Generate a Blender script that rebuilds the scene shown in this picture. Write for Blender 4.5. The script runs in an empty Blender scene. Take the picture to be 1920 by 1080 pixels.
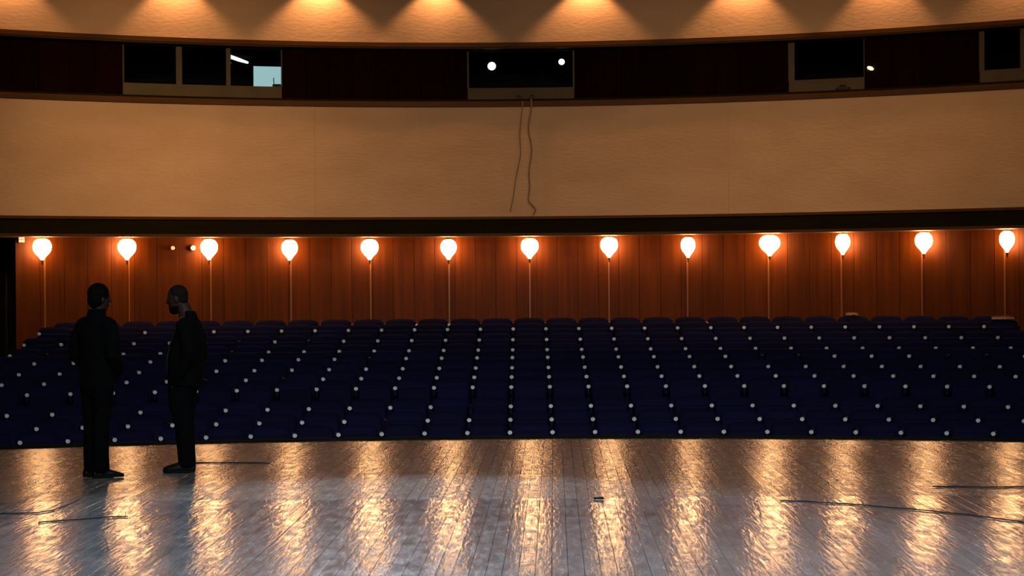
import bpy, bmesh, math, random
from mathutils import Vector, Matrix
random.seed(7)
S = bpy.context.scene
COL = S.collection
PI = math.pi

# ------------------------------------------------------------------ camera
F = 4400.0          # focal length in pixels of the 1920 wide frame
CH = 1.72           # eye height above the stage
ROLL = 0.0075
VPX = 987.0
cam_d = bpy.data.cameras.new('camera'); cam = bpy.data.objects.new('camera', cam_d); COL.objects.link(cam)
cam_d.sensor_width = 36.0; cam_d.lens = 36.0 * F / 1920.0; cam_d.clip_end = 300
fw = Vector((-(VPX - 960) / F, 1, 0)).normalized()
r0 = Vector((fw.y, -fw.x, 0)); u0 = Vector((0, 0, 1))
RI = (r0 * math.cos(ROLL) - u0 * math.sin(ROLL)).normalized()
UP = (r0 * math.sin(ROLL) + u0 * math.cos(ROLL)).normalized()
cam.matrix_world = Matrix(((RI.x, UP.x, -fw.x, 0), (RI.y, UP.y, -fw.y, 0), (RI.z, UP.z, -fw.z, CH), (0, 0, 0, 1)))
S.camera = cam

# ------------------------------------------------------------------ world, lights, exposure
S.view_settings.view_transform = 'Standard'; S.view_settings.look = 'None'
S.view_settings.exposure = 0.0; S.view_settings.gamma = 1.0; S.view_settings.use_curve_mapping = False
W = bpy.data.worlds.new('world'); S.world = W; W.use_nodes = True
W.node_tree.nodes['Background'].inputs[0].default_value = (0.6, 0.75, 1.0, 1)
W.node_tree.nodes['Background'].inputs[1].default_value = 0.004

def look(o, target):
    o.rotation_euler = (Vector(target) - o.location).to_track_quat('-Z', 'Y').to_euler()
def area(name, loc, target, sx, sy, power, color, spread=180):
    d = bpy.data.lights.new(name, 'AREA'); d.shape = 'RECTANGLE'; d.size = sx; d.size_y = sy
    d.energy = power; d.color = color; d.spread = math.radians(spread)
    o = bpy.data.objects.new(name, d); COL.objects.link(o); o.location = loc; look(o, target); return o
def spot(name, loc, target, power, color, angle, blend, radius=0.05):
    d = bpy.data.lights.new(name, 'SPOT'); d.energy = power; d.color = color
    d.spot_size = math.radians(angle); d.spot_blend = blend; d.shadow_soft_size = radius
    o = bpy.data.objects.new(name, d); COL.objects.link(o); o.location = loc; look(o, target); return o

# cool stage lighting hanging over the playing area
area('stage_light', (0.5, 11.0, 7.0), (0.2, 15.0, 0), 7, 2.5, 400, (0.68, 0.84, 1.0), 110)
# cool lamp on the bridge above the first rows: throws the two men's shadows towards the camera
spot('bridge_light', (-1.7, 27.7, 7.3), (-0.7, 16.4, 0), 4200, (0.74, 0.87, 1.0), 38, 0.5, 0.12)
# dim working light over the front of the stage, towards the seats
area('work_light', (0, 13.0, 6.8), (0, 33, 0.2), 8, 1.5, 105, (0.9, 0.95, 1.0), 60)
# warm house lights in the ceiling, stronger on one side
area('house_light_left', (-6.0, 33.0, 7.2), (-6.0, 42.5, 3.4), 3, 1.0, 78, (1.0, 0.58, 0.28), 62)
area('house_light_right', (4.0, 33.0, 7.2), (4.2, 42.0, 3.4), 9, 1.0, 78, (1.0, 0.58, 0.28), 70)

# ------------------------------------------------------------------ helpers: picture ray meets a curved wall
def ray(px, py):
    return (fw + RI * ((px - 960) / F) + UP * ((540 - py) / F))
class Arc:
    """parabolic curve in plan, Y = y0 - (X-xa)^2 / 2R"""
    def __init__(s, y0, r, xa): s.y0, s.r, s.xa = y0, r, xa
    def y(s, x): return s.y0 - (x - s.xa) ** 2 / (2 * s.r)
    def ang(s, x): return math.atan(-(x - s.xa) / s.r)
    def off(s, d): return Arc(s.y0 + d, s.r, s.xa)
    def hit(s, px, py):
        d = ray(px, py); t = s.y0
        for _ in range(30): t = s.y(d.x * t) / d.y
        return Vector((d.x * t, d.y * t, CH + d.z * t))
def X_at(arc, px, py=300): return arc.hit(px, py).x

def tag(o, label=None, cat=None, group=None, kind=None):
    if label: o['label'] = label
    if cat: o['category'] = cat
    if group: o['group'] = group
    if kind: o['kind'] = kind
    return o
def obj(name, me, mat=None, parent=None, loc=None, rot=None):
    o = bpy.data.objects.new(name, me); COL.objects.link(o)
    if mat is not None and me is not None and len(me.materials) == 0: me.materials.append(mat)
    if parent: o.parent = parent
    if loc is not None: o.location = loc
    if rot is not None: o.rotation_euler = rot
    return o
def empty(name, loc=(0, 0, 0), rz=0):
    o = bpy.data.objects.new(name, None); COL.objects.link(o); o.location = loc; o.rotation_euler = (0, 0, rz); return o
def mesh(name, bm, smooth=False):
    bmesh.ops.recalc_face_normals(bm, faces=bm.faces[:])
    me = bpy.data.meshes.new(name); bm.to_mesh(me); bm.free()
    if smooth:
        for p in me.polygons: p.use_smooth = True
    return me
def box(bm, c, s, rot=None, bevel=0):
    r = bmesh.ops.create_cube(bm, size=1.0); vs = r['verts']
    bmesh.ops.scale(bm, vec=s, verts=vs)
    if bevel:
        es = list({e for v in vs for e in v.link_edges})
        b = bmesh.ops.bevel(bm, geom=es, offset=bevel, segments=2, affect='EDGES', profile=0.5)
        vs = list({v for f in b['faces'] for v in f.verts} | {v for v in vs if v.is_valid})
    if rot is not None: bmesh.ops.rotate(bm, cent=(0, 0, 0), matrix=rot, verts=vs)
    bmesh.ops.translate(bm, vec=c, verts=vs); return vs
def arc_box(bm, arc, x0, x1, z0, z1, d0, d1, n=24, zprof=None):
    """box following the arc, between depths d0..d1 behind the arc line"""
    rings = []
    for i in range(n + 1):
        x = x0 + (x1 - x0) * i / n
        y = arc.y(x)
        rings.append([bm.verts.new((x, y + d, z)) for d, z in ((d0, z0), (d1, z0), (d1, z1), (d0, z1))])
    for a, b in zip(rings, rings[1:]):
        for k in range(4): bm.faces.new((a[k], a[(k + 1) % 4], b[(k + 1) % 4], b[k]))
    bm.faces.new(rings[0]); bm.faces.new(rings[-1][::-1])
def lathe(bm, prof, n=20, c=(0, 0, 0)):
    rings = []
    for r, z in prof:
        rings.append([bm.verts.new((c[0] + r * math.cos(2 * PI * k / n), c[1] + r * math.sin(2 * PI * k / n), c[2] + z)) for k in range(n)])
    for a, b in zip(rings, rings[1:]):
        for k in range(n): bm.faces.new((a[k], a[(k + 1) % n], b[(k + 1) % n], b[k]))
    bm.faces.new(rings[0]); bm.faces.new(rings[-1])
def loft(bm, rings, n=20, axis='z'):
    """rings: (cx, cy, cz, ra, rb); axis z -> ellipse in xy, axis y -> ellipse in xz"""
    R_ = []
    for cx, cy, cz, ra, rb in rings:
        l = []
        for k in range(n):
            c, s = math.cos(2 * PI * k / n), math.sin(2 * PI * k / n)
            l.append(bm.verts.new((cx + ra * c, cy + rb * s, cz) if axis == 'z' else (cx + ra * c, cy, cz + rb * s)))
        R_.append(l)
    for a, b in zip(R_, R_[1:]):
        for k in range(n): bm.faces.new((a[k], a[(k + 1) % n], b[(k + 1) % n], b[k]))
    bm.faces.new(R_[0]); bm.faces.new(R_[-1])
    return [v for l in R_ for v in l]
def tube(bm, pts, rad, n=12):
    pts = [Vector(p) for p in pts]
    R_ = []
    for i, p in enumerate(pts):
        t = (pts[min(i + 1, len(pts) - 1)] - pts[max(i - 1, 0)]).normalized()
        a = t.orthogonal().normalized() if i == 0 else (pa - t * pa.dot(t)).normalized()
        pa = a; b = t.cross(a); r = rad[i] if isinstance(rad, (list, tuple)) else rad
        R_.append([bm.verts.new(p + a * r * math.cos(2 * PI * k / n) + b * r * math.sin(2 * PI * k / n)) for k in range(n)])
    for a, b in zip(R_, R_[1:]):
        for k in range(n): bm.faces.new((a[k], a[(k + 1) % n], b[(k + 1) % n], b[k]))
    bm.faces.new(R_[0]); bm.faces.new(R_[-1])
    return [v for l in R_ for v in l]
def ball(bm, c, r, seg=16):
    q = bmesh.ops.create_uvsphere(bm, u_segments=seg, v_segments=seg * 2 // 3, radius=1)
    bmesh.ops.scale(bm, vec=r if isinstance(r, (tuple, list)) else (r, r, r), verts=q['verts'])
    bmesh.ops.translate(bm, vec=c, verts=q['verts']); return q['verts']

# ------------------------------------------------------------------ materials
def mat(name, color, rough=0.6, metal=0.0, emit=None, es=0, spec=0.5):
    m = bpy.data.materials.new(name); m.use_nodes = True
    b = m.node_tree.nodes['Principled BSDF']
    b.inputs['Base Color'].default_value = (*color, 1); b.inputs['Roughness'].default_value = rough
    b.inputs['Metallic'].default_value = metal; b.inputs['Specular IOR Level'].default_value = spec
    if emit: b.inputs['Emission Color'].default_value = (*emit, 1); b.inputs['Emission Strength'].default_value = es
    return m
def nodes(m): return m.node_tree.nodes, m.node_tree.links, m.node_tree.nodes['Principled BSDF']
def noise_mat(name, c1, c2, scale=(1, 1, 1), nscale=4, rough=0.6, bump=0.1, bdist=0.01, detail=6, coord='Object', rnd=0.0, spec=0.5, bscale=None):
    m = mat(name, c1, rough, spec=spec); n, l, b = nodes(m)
    tc = n.new('ShaderNodeTexCoord'); mp = n.new('ShaderNodeMapping'); mp.inputs['Scale'].default_value = scale
    if coord == 'World':
        g = n.new('ShaderNodeNewGeometry'); l.new(g.outputs['Position'], mp.inputs['Vector'])
    else: l.new(tc.outputs[coord], mp.inputs['Vector'])
    t = n.new('ShaderNodeTexNoise'); t.inputs['Scale'].default_value = nscale; t.inputs['Detail'].default_value = detail
    l.new(mp.outputs[0], t.inputs['Vector'])
    r = n.new('ShaderNodeValToRGB'); r.color_ramp.elements[0].color = (*c1, 1); r.color_ramp.elements[1].color = (*c2, 1)
    r.color_ramp.elements[0].position = 0.3; r.color_ramp.elements[1].position = 0.7
    l.new(t.outputs['Fac'], r.inputs[0])
    out = r.outputs[0]
    if rnd:
        oi = n.new('ShaderNodeObjectInfo'); mr = n.new('ShaderNodeMapRange')
        mr.inputs['To Min'].default_value = 1 - rnd; mr.inputs['To Max'].default_value = 1 + rnd
        l.new(oi.outputs['Random'], mr.inputs['Value'])
        mx = n.new('ShaderNodeVectorMath'); mx.operation = 'SCALE'
        l.new(out, mx.inputs[0]); l.new(mr.outputs[0], mx.inputs['Scale']); out = mx.outputs[0]
    l.new(out, b.inputs['Base Color'])
    bp = n.new('ShaderNodeBump'); bp.inputs['Strength'].default_value = bump; bp.inputs['Distance'].default_value = bdist
    if bscale:
        t2 = n.new('ShaderNodeTexNoise'); t2.inputs['Scale'].default_value = bscale; t2.inputs['Detail'].default_value = 3
        l.new(mp.outputs[0], t2.inputs['Vector']); l.new(t2.outputs['Fac'], bp.inputs['Height'])
    else: l.new(t.outputs['Fac'], bp.inputs['Height'])
    l.new(bp.outputs[0], b.inputs['Normal'])
    return m
M_plaster = noise_mat('cream_plaster', (0.50, 0.32, 0.175), (0.58, 0.375, 0.21), nscale=0.8, rough=0.9, bump=0.5, bdist=0.012, coord='World', scale=(1, 1, 2.5), spec=0.1, bscale=9)
M_woodwall = noise_mat('varnished_panel', (0.056, 0.0125, 0.0003), (0.094, 0.0215, 0.0006), scale=(9, 9, 0.5), nscale=1.4, rough=0.5, bump=0.15, bdist=0.004, coord='World', rnd=0.14, spec=0.12)
M_trim = noise_mat('brown_trim_wood', (0.062, 0.024, 0.003), (0.088, 0.034, 0.0045), spec=0.15, scale=(0.5, 0.5, 6), nscale=2, rough=0.6, bump=0.05, coord='World')
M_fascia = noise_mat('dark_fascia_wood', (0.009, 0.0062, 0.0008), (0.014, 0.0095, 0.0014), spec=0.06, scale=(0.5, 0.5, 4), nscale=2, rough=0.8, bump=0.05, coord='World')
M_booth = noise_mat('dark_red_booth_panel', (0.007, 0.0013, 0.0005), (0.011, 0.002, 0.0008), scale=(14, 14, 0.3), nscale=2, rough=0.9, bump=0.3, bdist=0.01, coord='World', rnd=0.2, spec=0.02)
M_sill = noise_mat('olive_sill_paint', (0.075, 0.052, 0.020), (0.10, 0.072, 0.028), nscale=3, rough=0.8, bump=0.05, coord='World')
M_dark = noise_mat('dark_interior', (0.010, 0.009, 0.008), (0.015, 0.013, 0.011), nscale=3, rough=0.9, bump=0.05, coord='World', spec=0.1)
M_curtain = noise_mat('black_curtain', (0.006, 0.006, 0.006), (0.010, 0.009, 0.009), nscale=6, rough=0.95, bump=0.1, spec=0.05)
M_fabric = noise_mat('navy_fabric', (0.0030, 0.0028, 0.023), (0.0048, 0.0044, 0.036), nscale=60, rough=0.85, bump=0.2, bdist=0.002, rnd=0.25, spec=0.2)
M_black = noise_mat('black_plastic', (0.008, 0.008, 0.010), (0.013, 0.013, 0.016), nscale=20, rough=0.6, bump=0.05, spec=0.3)
M_plate = noise_mat('white_enamel_plate', (0.78, 0.78, 0.76), (0.88, 0.88, 0.86), nscale=30, rough=0.5, bump=0.02, rnd=0.12)
M_arm = noise_mat('dark_navy_armrest', (0.0035, 0.0032, 0.016), (0.005, 0.0045, 0.024), nscale=20, rough=0.7, bump=0.05, spec=0.2)
M_carpet = noise_mat('dark_carpet', (0.010, 0.009, 0.014), (0.018, 0.015, 0.022), nscale=30, rough=0.95, bump=0.2, coord='World', spec=0.05)
M_ceil = noise_mat('ceiling_plaster', (0.20, 0.16, 0.12), (0.24, 0.19, 0.14), nscale=1, rough=0.9, bump=0.05, coord='World')
M_brass = noise_mat('brass', (0.45, 0.25, 0.08), (0.55, 0.32, 0.12), nscale=10, rough=0.35, bump=0.02)
M_brass.node_tree.nodes['Principled BSDF'].inputs['Metallic'].default_value = 1
M_strip = noise_mat('pale_streak_strip', (0.17, 0.060, 0.012), (0.21, 0.078, 0.016), scale=(3, 3, .5), nscale=3, rough=0.4, bump=0.02, coord='World')  # pale colour of the added strips that draw the lamps' light streaks
M_cloth1 = noise_mat('black_wool', (0.0015, 0.0015, 0.0017), (0.0028, 0.0028, 0.003), nscale=40, rough=0.95, bump=0.2, bdist=0.004, spec=0.05)
M_cloth2 = noise_mat('black_suit_cloth', (0.0015, 0.0016, 0.0017), (0.0028, 0.0028, 0.003), nscale=40, rough=0.9, bump=0.15, bdist=0.004, spec=0.05)
M_shirt = noise_mat('grey_shirt', (0.045, 0.048, 0.036), (0.065, 0.068, 0.052), nscale=30, rough=0.9, bump=0.1, spec=0.1)
M_skin = noise_mat('skin', (0.026, 0.012, 0.0075), (0.036, 0.016, 0.010), nscale=15, rough=0.6, bump=0.05, spec=0.15)
M_hair = noise_mat('dark_hair', (0.002, 0.0016, 0.0014), (0.004, 0.003, 0.0025), scale=(8, 8, 2), nscale=15, rough=0.8, bump=0.5, bdist=0.004, spec=0.05)
M_hair2 = noise_mat('short_grey_hair', (0.006, 0.005, 0.0042), (0.011, 0.009, 0.0075), scale=(8, 8, 2), nscale=15, rough=0.85, bump=0.4, bdist=0.003, spec=0.05)
M_shoe = noise_mat('black_leather', (0.003, 0.0028, 0.0028), (0.005, 0.0045, 0.004), spec=0.2, nscale=20, rough=0.5, bump=0.05)
M_cable = noise_mat('black_cable_rubber', (0.008, 0.008, 0.008), (0.012, 0.012, 0.012), nscale=20, rough=0.6, bump=0.02)
M_frame = noise_mat('olive_window_frame', (0.07, 0.052, 0.022), (0.09, 0.066, 0.03), nscale=6, rough=0.7, bump=0.03)
M_lampglass = mat('lamp_glass', (0.9, 0.8, 0.6), 0.4, emit=(1.0, 0.50, 0.205), es=42)
M_white_lamp = mat('work_lamp_glow', (0.9, 0.9, 0.85), 0.4, emit=(0.92, 1.0, 0.80), es=2.2)
M_tube = mat('fluorescent_glow', (0.9, 0.9, 0.85), 0.4, emit=(1.0, 1.0, 0.82), es=1.6)
M_screen = mat('pale_blue_screen', (0.3, 0.4, 0.4), 0.4, emit=(0.42, 0.60, 0.66), es=0.9)
M_pale = noise_mat('pale_paper', (0.42, 0.24, 0.16), (0.52, 0.3, 0.2), nscale=12, rough=0.8, bump=0.1)
def glass_mat():
    m = bpy.data.materials.new('window_glass'); m.use_nodes = True; n, l = m.node_tree.nodes, m.node_tree.links
    n.clear(); o = n.new('ShaderNodeOutputMaterial'); mx = n.new('ShaderNodeMixShader'); t = n.new('ShaderNodeBsdfTransparent'); g = n.new('ShaderNodeBsdfGlossy')
    t.inputs[0].default_value = (0.85, 0.93, 0.92, 1); g.inputs['Roughness'].default_value = 0.03
    f = n.new('ShaderNodeFresnel'); f.inputs[0].default_value = 1.45
    l.new(f.outputs[0], mx.inputs[0]); l.new(t.outputs[0], mx.inputs[1]); l.new(g.outputs[0], mx.inputs[2]); l.new(mx.outputs[0], o.inputs[0]); return m
M_glass = glass_mat()
def plank_mat(name, ca, cb, r0_, r1_, bs):
    m = mat(name, (0.16, 0.15, 0.14), 0.3, spec=0.5); n, l, b = nodes(m)
    g = n.new('ShaderNodeNewGeometry')
    mp = n.new('ShaderNodeMapping'); mp.inputs['Scale'].default_value = (6, 0.9, 1); l.new(g.outputs['Position'], mp.inputs[0])
    t = n.new('ShaderNodeTexNoise'); t.inputs['Scale'].default_value = 1.6; t.inputs['Detail'].default_value = 8; t.inputs['Roughness'].default_value = 0.65; l.new(mp.outputs[0], t.inputs['Vector'])
    r = n.new('ShaderNodeValToRGB'); e = r.color_ramp.elements
    e[0].position = 0.3; e[0].color = (*ca, 1); e[1].position = 0.72; e[1].color = (*cb, 1)
    l.new(t.outputs['Fac'], r.inputs[0])
    oi = n.new('ShaderNodeObjectInfo'); mr = n.new('ShaderNodeMapRange'); mr.inputs['To Min'].default_value = 0.85; mr.inputs['To Max'].default_value = 1.15
    l.new(oi.outputs['Random'], mr.inputs['Value'])
    sc = n.new('ShaderNodeVectorMath'); sc.operation = 'SCALE'; l.new(r.outputs[0], sc.inputs[0]); l.new(mr.outputs[0], sc.inputs['Scale'])
    # dark worn line across the boards about 17.7 m out
    sx = n.new('ShaderNodeSeparateXYZ'); l.new(g.outputs['Position'], sx.inputs[0])
    a = n.new('ShaderNodeMath'); a.operation = 'SUBTRACT'; a.inputs[1].default_value = 17.75; l.new(sx.outputs[1], a.inputs[0])
    a2 = n.new('ShaderNodeMath'); a2.operation = 'ABSOLUTE'; l.new(a.outputs[0], a2.inputs[0])
    a3 = n.new('ShaderNodeMapRange'); a3.inputs['From Min'].default_value = 0.05; a3.inputs['From Max'].default_value = 0.30; a3.inputs['To Min'].default_value = 0.72; a3.inputs['To Max'].default_value = 1.0
    l.new(a2.outputs[0], a3.inputs['Value'])
    s2 = n.new('ShaderNodeVectorMath'); s2.operation = 'SCALE'; l.new(sc.outputs[0], s2.inputs[0]); l.new(a3.outputs[0], s2.inputs['Scale'])
    l.new(s2.outputs[0], b.inputs['Base Color'])
    # scuffs: roughness and relief
    mp2 = n.new('ShaderNodeMapping'); mp2.inputs['Scale'].default_value = (9.0, 2.0, 1); mp2.inputs['Rotation'].default_value = (0, 0, 0.012); l.new(g.outputs['Position'], mp2.inputs[0])
    t2 = n.new('ShaderNodeTexNoise'); t2.inputs['Scale'].default_value = 1.5; t2.inputs['Detail'].default_value = 6; t2.inputs['Roughness'].default_value = 0.7; l.new(mp2.outputs[0], t2.inputs['Vector'])
    rr = n.new('ShaderNodeMapRange'); rr.inputs['From Min'].default_value = 0.36; rr.inputs['From Max'].default_value = 0.64; rr.inputs['To Min'].default_value = r0_; rr.inputs['To Max'].default_value = r1_
    sp = n.new('ShaderNodeMapRange'); sp.inputs['From Min'].default_value = 0.35; sp.inputs['From Max'].default_value = 0.65; sp.inputs['To Min'].default_value = 0.62; sp.inputs['To Max'].default_value = 0.22
    l.new(t2.outputs['Fac'], sp.inputs['Value']); l.new(sp.outputs[0], b.inputs['Specular IOR Level'])
    l.new(t2.outputs['Fac'], rr.inputs['Value']); l.new(rr.outputs[0], b.inputs['Roughness'])
    mp3 = n.new('ShaderNodeMapping'); mp3.inputs['Scale'].default_value = (26, 2.6, 1); mp3.inputs['Rotation'].default_value = (0, 0, 0.012); l.new(g.outputs['Position'], mp3.inputs[0])
    t3 = n.new('ShaderNodeTexNoise'); t3.inputs['Scale'].default_value = 1.3; t3.inputs['Detail'].default_value = 5; l.new(mp3.outputs[0], t3.inputs['Vector'])
    mp4 = n.new('ShaderNodeMapping'); mp4.inputs['Scale'].default_value = (60, 6, 1); mp4.inputs['Rotation'].default_value = (0, 0, 0.0); l.new(g.outputs['Position'], mp4.inputs[0])
    t4 = n.new('ShaderNodeTexNoise'); t4.inputs['Scale'].default_value = 1.0; t4.inputs['Detail'].default_value = 3; l.new(mp4.outputs[0], t4.inputs['Vector'])
    mm = n.new('ShaderNodeMath'); mm.operation = 'MULTIPLY_ADD'; mm.inputs[1].default_value = 0.20; l.new(t4.outputs['Fac'], mm.inputs[0]); l.new(t3.outputs['Fac'], mm.inputs[2])
    bp = n.new('ShaderNodeBump'); bp.inputs['Strength'].default_value = bs; bp.inputs['Distance'].default_value = 0.005; l.new(mm.outputs[0], bp.inputs['Height'])
    l.new(bp.outputs[0], b.inputs['Normal'])
    return m
M_plank = plank_mat('worn_grey_stage_board', (0.12, 0.124, 0.13), (0.20, 0.206, 0.212), 0.11, 0.24, 0.40)
M_plank2 = plank_mat('worn_brown_stage_board', (0.13, 0.118, 0.108), (0.20, 0.182, 0.168), 0.17, 0.29, 0.28)

# ------------------------------------------------------------------ the hall: curves in plan
A_cream = Arc(43.4, 12.7, -0.45)
A_wood = Arc(44.2, 13.8, -0.3)
A_stage = Arc(26.8, 14.1, -0.15)
def zc(py, arc=A_cream): return arc.hit(960, py).z
Z_CEIL = 7.55
XL, XR = -12.0, 12.0
zU0, zU1 = zc(80), zc(91)          # upper brown trim (bottom of the upper plaster)
zL1, zL0 = zc(186), zc(200)        # ledge under the booth windows
zF1, zF0 = zc(406), zc(442.5)      # dark fascia

# upper wall
bm = bmesh.new(); arc_box(bm, A_cream, XL, XR, zU0, Z_CEIL + 0.1, 0, 0.3, 64)
tag(obj('wall_upper', mesh('wall_upper', bm), M_plaster), kind='structure')
# middle wall in three plaster sections
wm = empty('wall_middle'); tag(wm, kind='structure')
cuts = [XL, X_at(A_cream, 590), X_at(A_cream, 1366), XR]
for i in range(3):
    bm = bmesh.new(); arc_box(bm, A_cream.off([0.0, 0.004, 0.0][i]), cuts[i] + 0.0008, cuts[i + 1] - 0.0008, zF1, zL0, 0, 0.3, 40)
    obj('plaster_panel', mesh('plaster_panel', bm), M_plaster, wm)
# trims
def trim(name, arc, z0, z1, d0, d1, m, x0=XL, x1=XR):
    bm = bmesh.new(); arc_box(bm, arc, x0, x1, z0, z1, d0, d1, 64)
    return tag(obj(name, mesh(name, bm), m), kind='structure')
trim('trim_1', A_cream, zU1 + 0.03, zU0, -0.06, 0.55, M_trim)
trim('trim_2', A_cream, zU1, zU1 + 0.03, -0.02, 0.55, M_trim)
trim('trim_3', A_cream, zL0, zL1 - 0.04, -0.05, 0.55, M_trim)
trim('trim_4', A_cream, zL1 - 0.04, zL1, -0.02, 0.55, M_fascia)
trim('trim_5', A_cream, zF1 - 0.05, zF1, -0.05, 0.3, M_trim)
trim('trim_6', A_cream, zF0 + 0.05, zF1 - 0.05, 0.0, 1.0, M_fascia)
trim('trim_7', A_cream, zF0, zF0 + 0.05, -0.04, 1.0, M_trim)
# recessed booth band
A_booth = A_cream.off(0.22)
wins = []   # (frame px0, px1, glass top py, glass bottom py, sill bottom py, mullions)
WD = [(230, 529, [(232, 330), (341, 424), (432, 527)]), (876, 1077, [(879, 1074)]), (1478, 1621, [(1490, 1620)]), (1836, 1990, [(1846, 1914), (1922, 1986)])]
bz0, bz1 = zL1 - 0.01, zU1 + 0.02
wb = empty('wall_booth'); tag(wb, kind='structure')
edges = [XL] + [X_at(A_booth, p, 140) for w in WD for p in w[:2]] + [XR]
for k in range(0, len(edges), 2):
    a, b_ = edges[k], edges[k + 1]; n = max(1, round((b_ - a) / 0.42))
    for i in range(n):
        x0 = a + (b_ - a) * i / n; x1 = a + (b_ - a) * (i + 1) / n
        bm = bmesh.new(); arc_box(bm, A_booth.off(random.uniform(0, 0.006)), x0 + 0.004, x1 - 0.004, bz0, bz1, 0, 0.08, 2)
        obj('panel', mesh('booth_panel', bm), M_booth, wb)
bm = bmesh.new()
arc_box(bm, A_booth, XL, XR, bz0 - 0.6, bz1 + 0.6, 3.2, 3.3, 40)      # far wall of the booths
arc_box(bm, A_booth, XL, XR, bz0 - 0.7, bz0 - 0.6, 0.3, 3.3, 40)      # booth floor
arc_box(bm, A_booth, XL, XR, bz1 + 0.5, bz1 + 0.6, 0.3, 3.3, 40)      # booth ceiling
arc_box(bm, A_booth, XL, XR, bz0 - 0.6, bz0, 0.3, 0.34, 40)
arc_box(bm, A_booth, XL, XR, bz1, bz1 + 0.6, 0.3, 0.34, 40)
obj('booth_room', mesh('booth_room', bm), M_dark, wb)
def win(idx, wd):
    f0, f1, panes = wd
    w = empty('window_%d' % idx, A_booth.hit((f0 + f1) / 2, 180)); tag(w, kind='structure')
    o = w.location.copy()
    def put(name, bm, m):
        bmesh.ops.translate(bm, vec=-o, verts=bm.verts[:]); return obj(name, mesh(name, bm), m, w)
    X = lambda px: X_at(A_booth, px, 130)
    zs = bz0 + (24 / 101.4)                 # top of the pale sill board
    bm = bmesh.new(); arc_box(bm, A_booth, X(f0) + .006, X(f1) - .006, bz0, zs, -0.03, 0.08, 8); put('window_sill', bm, M_sill)
    bm = bmesh.new(); arc_box(bm, A_booth, X(f0) + .006, X(f1) - .006, bz1 - 0.05, bz1, 0.0, 0.08, 8); put('window_head', bm, M_fascia)
    ed = [f0] + [p for q in panes for p in q] + [f1]
    for k in range(0, len(ed), 2):
        if ed[k + 1] - ed[k] >= 1:
            bm = bmesh.new(); arc_box(bm, A_booth, X(ed[k]), X(ed[k + 1]), zs, bz1 - 0.05, 0.0, 0.07, 1); put('window_frame', bm, M_frame)
    for a, b_ in panes:
        bm = bmesh.new(); x0, x1 = X(a), X(b_); q = []      # the panes lean forward at the top, as booth glass does
        for x in (x0, x1):
            for z, d in ((zs, 0.24), (bz1 - 0.05, 0.04)):
                q.append((bm.verts.new((x, A_booth.y(x) + d, z)), bm.verts.new((x, A_booth.y(x) + d + 0.008, z))))
        for a_, b2 in ((0, 1), (1, 3), (3, 2), (2, 0)): bm.faces.new((q[a_][0], q[b2][0], q[b2][1], q[a_][1]))
        bm.faces.new([q[k][0] for k in (0, 1, 3, 2)]); bm.faces.new([q[k][1] for k in (0, 2, 3, 1)]); put('pane', bm, M_glass)
    return w
for i, wd in enumerate(WD): win(i + 1, wd)

# wood panelled wall at the back, behind the last row
zW0, zW1 = 0.30, zF0 + 0.001
wl = X_at(A_wood, 29, 520); wr = 10.2
wb2 = empty('wall_back'); tag(wb2, kind='structure')
bm = bmesh.new(); arc_box(bm, A_wood, wl, wr, zW0, zW1, 0.04, 0.20, 48); obj('backing', mesh('backing', bm), M_dark, wb2)
npan = 50; pw = (wr - wl) / npan
for i in range(npan):
    x0 = wl + i * pw; bm = bmesh.new(); arc_box(bm, A_wood.off(random.uniform(0, 0.008)), x0 + 0.003, x0 + pw - 0.003, zW0, zW1, 0, 0.035, 1)
    obj('panel', mesh('wood_panel', bm), M_woodwall, wb2)
# dark doorway left of the panelling, closed by a black curtain
dr = empty('door_1', (wl - 1.2, A_wood.y(wl - 1.2), 0.3)); tag(dr, kind='structure')
def curtain(x0, x1, y, z0, z1, n=60, amp=0.05):
    bm = bmesh.new(); pr = []
    for i in range(n + 1):
        x = x0 + (x1 - x0) * i / n; yy = y(x) + amp * math.sin(i * 1.3) + 0.02 * math.sin(i * 2.9)
        pr.append((bm.verts.new((x, yy, z0)), bm.verts.new((x, yy, z1))))
    for a, b_ in zip(pr, pr[1:]): bm.faces.new((a[0], b_[0], b_[1], a[1]))
    bm.faces.ensure_lookup_table()
    bmesh.ops.solidify(bm, geom=bm.faces[:], thickness=0.01); return bm
bm = curtain(XL + 0.1, wl - 0.02, lambda x: A_wood.y(x) + 0.45, 0.32, zF0 - 0.01)
bmesh.ops.translate(bm, vec=-dr.location, verts=bm.verts[:]); obj('curtain', mesh('curtain', bm, True), M_curtain, dr)
bm = curtain(wr + 0.02, XR - 0.1, lambda x: A_wood.y(x) + 0.45, 0.32, zF0 - 0.01)
d2 = empty('door_2', (wr + 1, A_wood.y(wr + 1), 0.3)); tag(d2, kind='structure')
bmesh.ops.translate(bm, vec=-d2.location, verts=bm.verts[:]); obj('curtain', mesh('curtain', bm, True), M_curtain, d2)

# side walls, ceiling
for nm, x in (('wall_left', XL - 0.2), ('wall_right', XR)):
    bm = bmesh.new(); box(bm, (x + 0.1, 32, 3.1), (0.2, 28, 9.2)); tag(obj(nm, mesh(nm, bm), M_fascia), kind='structure')
bm = bmesh.new(); box(bm, (0, 36.0, Z_CEIL + 0.1), (24.4, 18, 0.2)); tag(obj('ceiling', mesh('ceiling', bm), M_ceil), kind='structure')

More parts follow.
